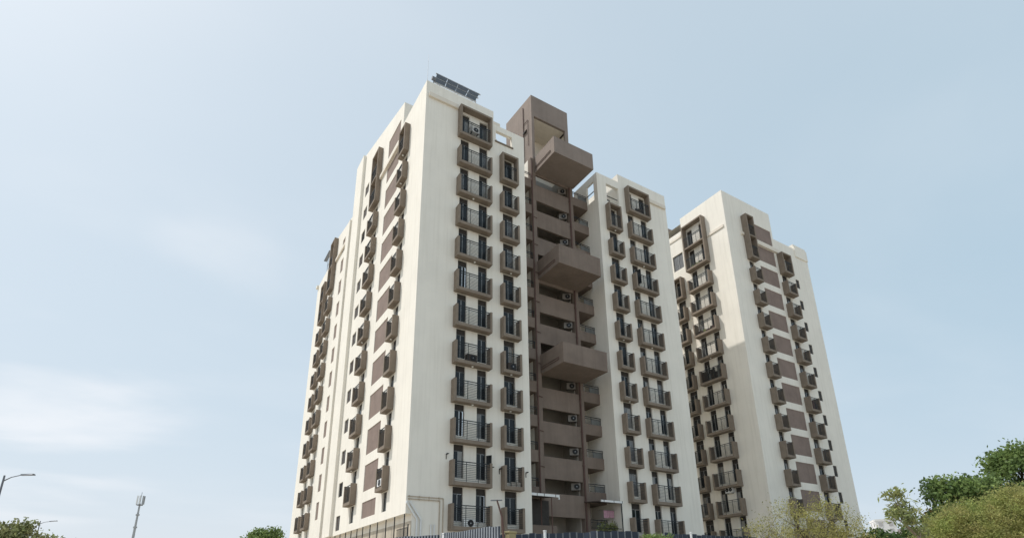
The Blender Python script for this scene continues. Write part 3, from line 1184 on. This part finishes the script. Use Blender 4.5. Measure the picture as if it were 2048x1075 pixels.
clutter((BX - .45, BY + 4.4, zl(6) + .28), -math.pi / 2, 2.7, 1.45, 'dark cloths and crates filling a shaded wide balcony of the farther tower', 9, 5, (DUSTY, LINTEL, RAIL, INFILL))
clutter((BX - .45, BY + 4.4, zl(4) + .28), -math.pi / 2, 2.4, .55, 'low pots and bits along a sunlit balcony of the farther tower', 8, 6, (DUSTY, PIPE, LEAFMID))
clutter((BX - .45, BY + 4.4, zl(1) + .28), -math.pi / 2, 1.6, .7, 'pots and pans in the big top frame of the farther tower', 5, 7, (DUSTY, INFILL, LEAFMID))
clutter((49.0 - .95, BY - .42, zf(7) + .28), 0, 1.3, 1.3, 'maroon cloths drying in a far right balcony of the farther tower', 3, 8, (PIPE, DUSTY))
clutter((8.2, -.36, zb(10) + .28), 0, .8, .5, 'pale bundle in the narrow front balcony near the ground', 2, 9, (INTERIOR, CREAM2))
clutter((24.2, .02, zb(0) + .28), 0, 1.2, .7, 'bundles behind the railing of the top frame on the right wing', 3, 10, (INFILL, DUSTY))
clutter((-.3, 12.6, zb(9) + .28), -math.pi / 2, 1.2, .8, 'pale bundles on a sunlit left side balcony', 3, 11, (INTERIOR, CREAM2))

# awnings over the lowest service balconies
t = thing('awning', 'flat white edged awning left of the brown core above the hoarding', 'awning', (11.1, 1.0, 8.3))
mb = MB()
mb.hexa([(-1.22, -.8, -.02), (1.32, -.8, 0), (1.32, 1.08, .2), (-1.22, 1.08, .2), (-1.22, -.8, .04), (1.32, -.8, .06), (1.32, 1.08, .26), (-1.22, 1.08, .26)])
mb.build('canopy_sheet', DUSTY, t)
mb = MB()
mb.box(-1.22, 1.34, -.9, -.81, -.03, .16)
mb.box(1.26, 1.36, -.9, -.81, -.18, -.03)
mb.build('gutter', WHITE, t)
mb = MB()
for x in (-.75, -.1, .95):
    mb.box(x, x + .03, -.92, -.9, -.04, .17)
mb.build('strap', BLACK, t)
mb = MB()
mb.tube((.68, -.75, -3.0), (.68, -.75, -.02), .04)
mb.build('post', PIPE, t)
t = thing('awning', 'white edged awning right of the brown core above hanging laundry', 'awning', (17.6, 1.0, 8.3))
mb = MB()
mb.hexa([(-1.2, -.8, -.06), (1.27, -.8, -.02), (1.27, 1.08, .2), (-1.2, 1.08, .1), (-1.2, -.8, 0), (1.27, -.8, .04), (1.27, 1.08, .26), (-1.2, 1.08, .16)])
mb.build('canopy_sheet', DUSTY, t)
mb = MB()
mb.box(-1.0, 1.3, -.9, -.81, -.06, .1)
mb.build('gutter', WHITE, t)
mb = MB()
for x in (-.75, .3, 1.2):
    mb.box(x, x + .03, -.92, -.9, -.08, .12)
mb.build('strap', BLACK, t)
mb = MB()
mb.tube((1.2, -.78, -8.3), (1.2, -.78, -.02), .05)
mb.tube((-1.1, -.6, -2.1), (1.2, -.6, -2.1), .03)
mb.tube((-1.1, -.6, -2.35), (1.2, -.6, -2.35), .03)
mb.build('post', BLACK, t)
t = thing('laundry', 'pink cloths hung on a line under the right awning', 'laundry', (18.2, 1.2, 7.75))
mb = MB()
mb.tube((-1.0, 0, 0), (.68, 0, 0), .012)
mb.build('washing_line', BLACK, t)
for (a, b, l) in ((-.5, .08, .62), (.1, .62, .58)):
    mb = MB()
    n = 8
    for i in range(n):
        x0, x1 = a + (b - a) * i / n, a + (b - a) * (i + 1) / n
        y0, y1 = .03 * math.sin(i * 1.7), .03 * math.sin((i + 1) * 1.7)
        mb.hexa(((x0, y0, -l), (x1, y1, -l), (x1, y1 + .01, -l), (x0, y0 + .01, -l), (x0, 0, 0), (x1, 0, 0), (x1, .01, 0), (x0, .01, 0)))
    mb.build('cloth', PINK, t)

# planters behind the rail on the lowest right bay
t = thing('pot_plants', 'row of dusty pot plants behind the rail under the right awning', 'plants', (18.0, 1.0, 5.4))


def leaf_mesh(name, pts, size, m, seed=1, aspect=1.8):
    rng = np.random.default_rng(seed)
    P = np.asarray(pts, float)
    n = len(P)
    a = rng.normal(size=(n, 3))
    a /= np.linalg.norm(a, axis=1)[:, None]
    b = rng.normal(size=(n, 3))
    b -= (b * a).sum(1)[:, None] * a
    b /= np.linalg.norm(b, axis=1)[:, None]
    s = size * rng.uniform(.6, 1.4, n)[:, None]
    a, b = a * s * aspect * .5, b * s * .5
    V = np.stack((P - a, P + b, P + a, P - b), 1).reshape(-1, 3)
    me = bpy.data.meshes.new(name)
    me.vertices.add(4 * n)
    me.vertices.foreach_set('co', V.ravel())
    me.loops.add(4 * n)
    me.loops.foreach_set('vertex_index', np.arange(4 * n, dtype=np.int32))
    me.polygons.add(n)
    me.polygons.foreach_set('loop_start', np.arange(0, 4 * n, 4, dtype=np.int32))
    me.polygons.foreach_set('loop_total', np.full(n, 4, np.int32))
    me.materials.append(m)
    me.update(calc_edges=True)
    return me


rng = np.random.default_rng(3)
pts = np.concatenate([rng.normal((x, 0, .9), (.16, .12, .22), (60, 3)) for x in (-.7, -.2, .25, .6)])
put('foliage', leaf_mesh('foliage', pts, .13, LEAFMID, 4), t)
mb = MB()
for x in (-.7, -.2, .25, .6):
    mb.tube((x, 0, 0), (x, 0, .55), .12, .17, 8)
mb.build('pot', PIPE, t)

# ================================================================== hoardings and posts
def hoarding(name, label, pts, h, ribw, m, seam, nrib=3):
    p0 = Vector((*pts[0], 0))
    t = thing(name, label, 'hoarding', p0)
    for (a, b) in zip(pts[:-1], pts[1:]):
        a, b = Vector((*a, 0)), Vector((*b, 0))
        L = (b - a).length
        u = (b - a).normalized()
        nrm = Vector((u.y, -u.x, 0))
        if (CAM - a).dot(nrm) < 0:
            nrm = -nrm
        w = ribw * nrib
        n = max(1, int(L / w))
        w = L / n
        for i in range(n):
            mb = MB()
            q = a + u * (w * i) - p0
            hh = h + random.uniform(-.03, .03)
            for r_ in range(nrib):
                s0, s1 = w * r_ / nrib, w * (r_ + 1) / nrib
                c0, c1 = s0 + (s1 - s0) * .12, s0 + (s1 - s0) * (.62 if nrib > 1 else .9)
                mb.cur = 0
                mb.hexa([q + u * s + nrm * d + Vector((0, 0, z)) for z in (0, hh) for (s, d) in ((c0, .035), (c1, .035), (c1, 0), (c0, 0))])
                mb.cur = 1
                mb.hexa([q + u * s + nrm * d + Vector((0, 0, z)) for z in (0, hh - .004) for (s, d) in ((c1, .008), (s1 + (c0 - s0) * .98, .008), (s1 + (c0 - s0) * .98, -.004), (c1, -.004))])
            mb.build('hoarding_sheet', [m, seam], t)
    mb = MB()
    for (a, b) in zip(pts[:-1], pts[1:]):
        a, b = Vector((*a, 0)), Vector((*b, 0))
        u = (b - a).normalized()
        nrm = Vector((u.y, -u.x, 0))
        if (CAM - a).dot(nrm) < 0:
            nrm = -nrm
        for z in (.6, 2.0, 3.5):
            mb.tube(a - p0 - nrm * .06 + Vector((0, 0, z)), b - p0 - nrm * .06 + Vector((0, 0, z)), .04)
    mb.build('rail', GREYMETAL, t)
    return t


hoarding('site_hoarding', 'grey ribbed sheet hoarding below the left balcony column', [(-4.9, -7.3), (-3.36, -9.95), (-2.62, -11.25)], 3.98, .165, SHEETG, SHEETGD)
hoarding('site_hoarding', 'grey ribbed sheet hoarding stepping up to the thin dark pole', [(-2.55, -11.36), (-1.9, -15.4)], 4.0, .165, SHEETG, SHEETGD)
hoarding('site_hoarding', 'long navy sheet hoarding in front of the brown core', [(-.2, -11.8), (.57, -12.53), (2.97, -14.5), (3.07, -15.3), (5.0, -15.84)], 4.0, .3, SHEETN, SEAM, 1)
hoarding('site_hoarding', 'navy sheet hoarding right of the green bush below the farther tower', [(6.5, -15.95), (8.1, -15.85), (12.6, -16.3)], 4.0, .3, SHEETN, SEAM, 1)


def post(loc, h, r_, m, label, name='fence_post'):
    mb = MB()
    mb.box(-r_, r_, -r_, r_, 0, h)
    mb.box(-r_ * 1.25, r_ * 1.25, -r_ * 1.25, r_ * 1.25, h, h + .05)
    return tag(mb.build(name, m, None, loc, .3, .01), label, 'post', 'painted hoarding posts')


post((-2.52, -11.55, 0), 3.96, .06, WHITE, 'cream post between the two grey hoardings')
post((1.0, -14.3, 0), 3.98, .05, WHITE, 'white post in the navy hoarding left of the right awning')
post((8.12, -16.1, 0), 4.03, .045, WHITE, 'white post in the navy hoarding right of the green bush')
t = thing('dark_pole', 'thin leaning dark pole with a short crossbar in front of the grey hoarding', 'pole', (-2.2, -16.6, 0))
mb = MB()
mb.tube((.05, 0, 0), (-.3, 0, 4.15), .05, .04, 8)
mb.tube((-.3, 0, 4.15), (-.52, 0, 4.78), .035, .03, 8)
mb.build('pole', PIPE, t)
mb = MB()
mb.tube((-.78, .0, 4.74), (-.3, 0, 4.78), .025)
mb.build('crossbar', GREYMETAL, t)
mb = MB()
mb.box(-.2, .2, -.12, .12, 0, 3.72)
mb.box(-.23, .23, -.15, .15, 3.72, 3.8)
tag(mb.build('gate_pier', CARDB, None, (-1.35, -15.3, 0), .3, .015), 'pale yellow gate pier beside the navy hoarding', 'pier')

# ================================================================== street lamps and mast
def street_lamp(px_top, arm, head, label):
    t = thing('street_lamp', label, 'street lamp', (px_top[0], px_top[1], 0), 0, 'street lamps')
    top = px_top[2]
    d = Vector(arm) - Vector(px_top)
    mb = MB()
    mb.tube((0, 0, 0), (0, 0, top + .2), .1, .045, 10)
    mb.box(-.16, .16, -.16, .16, 0, .08)
    mb.build('pole', GREYMETAL, t)
    mb = MB()
    mb.tube((0, 0, top - .12), d * .45 + Vector((0, 0, top)), .035, .025, 8)
    mb.tube(d * .45 + Vector((0, 0, top)), d + Vector((0, 0, top)), .025, .025, 8)
    mb.build('arm', GREYMETAL, t)
    h = Vector(head) - Vector(px_top)
    u = (h - d).normalized()
    s = Vector((-u.y, u.x, 0)) * .13
    mb = MB()
    a, b = d + Vector((0, 0, top)), h + Vector((0, 0, top))
    z = Vector((0, 0, 1))
    mb.hexa([a - s * .5 - z * .03, b - s - z * .03, b + s - z * .03, a + s * .5 - z * .03, a - s * .4 + z * .05, b - s * .6 + z * .04, b + s * .6 + z * .04, a + s * .4 + z * .05])
    mb.build('lamp_head', GREYMETAL, t)
    return t


street_lamp((-21.19, 6.14, 7.72), (-20.4, 5.61, 7.92), (-19.8, 5.24, 7.94), 'grey street lamp with its arm reaching in at the left picture edge')
street_lamp((-24.6, 43.6, 8.95), (-23.75, 43.1, 9.08), (-23.1, 42.75, 9.14), 'distant street lamp head just above the left trees')
t = thing('telecom_mast', 'slim grey telecom mast with panel antennas on the left horizon', 'mast', (-18.4, 109.8, 0))
mb = MB()
mb.tube((0, 0, 0), (0, 0, 8), .4, .32, 10)
mb.tube((0, 0, 8), (0, 0, 15), .3, .24, 10)
mb.tube((0, 0, 15), (0, 0, 20), .22, .17, 10)
for z in (8, 15, 17.6):
    mb.tube((0, 0, z - .15), (0, 0, z + .15), .38, .38, 10)
mb.build('pole', STEEL, t)
mb = MB()
mb.tube((0, 0, 19.6), (0, 0, 19.72), .62, .62, 14)
mb.build('platform', GREYMETAL, t)
for i in range(7):
    a = i * 2 * math.pi / 7
    mb = MB()
    x, y = .66 * math.cos(a), .66 * math.sin(a)
    mb.box(x - .13, x + .13, y - .08, y + .08, 19.8, 21.6)
    mb.build('antenna_panel', WHITE if i % 3 else STEEL, t)
mb = MB()
mb.tube((0, 0, 20), (0, 0, 22.4), .05)
mb.build('rod', GREYMETAL, t)


# ================================================================== trees
def tree(name, label, cat, base, blobs, nclump, nleaf, size, lm, bm, seed, r0=.2, spread=.35, lean=(0, 0), aspect=1.8, twig=True, group='trees around the towers'):
    """blobs: (x, y, z, rx, ry, rz) relative to the base; clumps sit in their outer shells"""
    rng = np.random.default_rng(seed)
    t = thing(name, label, cat, base, 0, group)
    vol = np.array([b[3] * b[4] * b[5] for b in blobs]) ** .7
    vol /= vol.sum()
    cl = []
    for _ in range(nclump):
        b = blobs[rng.choice(len(blobs), p=vol)]
        d = rng.normal(size=3)
        d /= np.linalg.norm(d)
        if d[2] < -.5:
            d[2] *= -.6
        rr = rng.uniform(.45, 1.0) ** .6
        cl.append(np.array(b[:3]) + d * rr * np.array(b[3:6]))
    cl = np.array(cl)
    pts = np.concatenate([rng.normal(c, (spread * rng.uniform(.6, 1.3), spread * rng.uniform(.6, 1.3), spread * .7), (max(4, int(nleaf * rng.uniform(.5, 1.5))), 3)) for c in cl])
    put('crown', leaf_mesh('crown', pts, size, lm, seed, aspect), t)
    mb = MB()
    cen = [Vector(b[:3]) for b in blobs]
    fork = Vector((lean[0], lean[1], min(b[2] - b[5] for b in blobs) + .2))
    fork.z = max(fork.z, .6)
    mb.tube((0, 0, 0), fork, r0, r0 * .75, 8)
    for c in cen:
        mid = fork.lerp(c, .5) + Vector(rng.normal(0, .15, 3))
        mb.tube(fork, mid, r0 * .6, r0 * .38, 6)
        mb.tube(mid, c, r0 * .38, r0 * .16, 6)
    if twig:
        for c in cl[rng.permutation(len(cl))[:min(len(cl), 160)]]:
            c = Vector(c)
            i = min(range(len(cen)), key=lambda j: (cen[j] - c).length)
            s_ = fork.lerp(cen[i], rng.uniform(.45, 1.0))
            m_ = s_.lerp(c, .5) + Vector(rng.normal(0, .12, 3))
            mb.tube(s_, m_, r0 * .13, r0 * .08, 4, False)
            mb.tube(m_, c, r0 * .08, r0 * .03, 4, False)
    mb.build('trunk', bm, t)
    return t


tree('leafy_tree', 'tall dark green tree rising behind the yellowish one on the right', 'tree', (39.5, -18.6, 0),
     [(-3.3, 2.2, 8.1, 1.5, 1.4, 1.15), (-1.5, .9, 7.9, 1.9, 1.8, 1.35), (1.3, -.9, 10.0, 1.9, 1.9, 1.6), (-3.9, 2.4, 6.0, 1.6, 1.5, 1.4), (2.4, -1.4, 7.4, 3.0, 2.6, 2.0), (-1.0, .5, 6.0, 2.6, 2.2, 1.6)],
     330, 95, .15, LEAFDARK, BARK, 11, .3, .4)
tree('thorn_tree', 'broad yellow green feathery tree in front at the right edge', 'tree', (24.6, -22.9, 0),
     [(-1.7, 1.0, 4.4, 1.8, 1.5, 1.4), (.4, -.3, 5.1, 1.7, 1.6, 1.4), (-2.9, 2.0, 3.7, 1.2, 1.1, 1.35), (.4, -.2, 3.4, 2.6, 2.2, 1.5), (-1.6, .9, 3.1, 1.9, 1.6, 1.2)],
     460, 165, .04, LEAFYEL, BARK, 12, .13, .27, aspect=3.0)
tree('slender_tree', 'thin leaning tree with sparse drooping leaves beside the feathery tree', 'tree', (19.6, -20.9, 0),
     [(-1.75, .1, 5.4, .65, .6, .75), (-1.1, .0, 4.7, .6, .5, .6), (-2.3, .1, 4.85, .5, .4, .3), (-.55, -.1, 4.1, .4, .4, .5)],
     46, 20, .085, LEAFLONG, BARKPALE, 13, .09, .17, lean=(-.5, 0), aspect=3.4)
tree('thorn_tree', 'pale yellow half bare thorn tree in front of the farther tower', 'tree', (13.9, -18.7, 0),
     [(-.9, .5, 4.5, 1.5, 1.2, 1.1), (.6, -.4, 4.5, 1.5, 1.2, 1.25), (1.3, -.9, 3.9, 1.1, 1.1, 1.0), (-2.0, 1.3, 3.9, 1.1, 1.0, .9), (-.4, .2, 3.6, 2.2, 1.6, 1.0), (.9, -.6, 3.5, 1.6, 1.4, .9)],
     250, 44, .036, LEAFDRY, BARK, 14, .085, .25, aspect=2.6)
tree('leafy_tree', 'bushy mid green tree top at the lower left edge', 'tree', (-23.0, 24.8, 0),
     [(-1.3, .6, 5.7, 1.6, 1.4, 1.5), (.4, -.2, 5.9, 1.2, 1.2, 1.45), (2.0, -1.2, 5.1, 1.3, 1.1, 1.2), (-2.4, 1.4, 5.6, 1.2, 1.0, 1.3), (3.1, -1.8, 4.9, .7, .7, .9)],
     150, 44, .15, LEAFMID, BARK, 15, .2, .27)
tree('leafy_tree', 'small rounded green tree left of the nearer tower base', 'tree', (-3.85, 31.4, 0),
     [(0, 0, 6.6, 2.0, 1.8, 1.35), (.9, -.4, 7.3, .9, .9, .9)],
     70, 50, .16, LEAFDARK, BARK, 16, .18, .3)
tree('hedge_tree', 'dark low tree clump in front of the far pinkish houses', 'tree', (44.0, -8.5, 0),
     [(-2.2, .6, 5.0, 2.2, 1.6, 1.3), (1.5, -.6, 5.3, 2.0, 1.6, 1.2)], 60, 46, .2, LEAFDARK, BARK, 17, .18, .35)
tree('dry_tree', 'small orange brown dry tree before the far pinkish houses', 'tree', (62.0, -4.4, 0),
     [(0, 0, 8.3, 1.1, 1.0, 1.6)], 46, 30, .16, mat('leaf_rust', (0.26, 0.15, 0.045), .6, island=.4, trans=.3), BARK, 18, .14, .3)
tree('garden_bush', 'bright green bush poking over the gap in the navy hoarding', 'bush', (5.75, -16.4, 0),
     [(-.35, .1, 3.55, .42, .4, .38), (.25, -.05, 3.5, .42, .4, .42), (0, 0, 2.8, .6, .5, .6)], 60, 46, .06, LEAFDARK, BARK, 19, .05, .12)

# far houses
FARWIN = mat('hazed_far_window', (0.46, 0.44, 0.43), .5)  # distance haze put into the colour as a pale tone
def house(loc, w, d, h, m, label, nwx, nwz, rz):
    t = thing('far_house', label, 'house', loc, rz, 'far houses on the right horizon')
    mb = MB()
    mb.box(-w / 2, w / 2, -d / 2, d / 2, 0, h)
    mb.box(-w / 2 - .2, w / 2 + .2, -d / 2 - .2, d / 2 + .2, h, h + .8)
    mb.build('wall', m, t)
    for side in (0, 1):
        for i in range(nwx):
            for j in range(nwz):
                x = -w / 2 + w * (i + .5) / nwx
                z = h * (j + .5) / nwz
                mb = MB()
                if side == 0:
                    mb.box(x - w / nwx * .2, x + w / nwx * .2, -d / 2 - .12, -d / 2 - .005, z - .9, z + .9)
                else:
                    y = x * d / w
                    mb.box(-w / 2 - .12, -w / 2 - .005, y - d / nwx * .2, y + d / nwx * .2, z - .9, z + .9)
                mb.build('window', FARWIN, t)
    return t


house((266, 108, 0), 9, 9, 23.5, FARWHITE, 'far white block beside the farther tower foot', 3, 8, -.9)
house((271, 101, 0), 8, 10, 29.5, FARWHITE, 'tallest far pale block in the gap before the slender tree', 2, 10, -.9)
house((279, 96, 0), 13, 10, 25, PINKWALL, 'far pinkish block behind the slender tree', 4, 8, -.9)
house((262, 110.5, 0), 6, 6, 21, PINKWALL, 'low far pinkish block touching the farther tower outline', 2, 7, -.9)
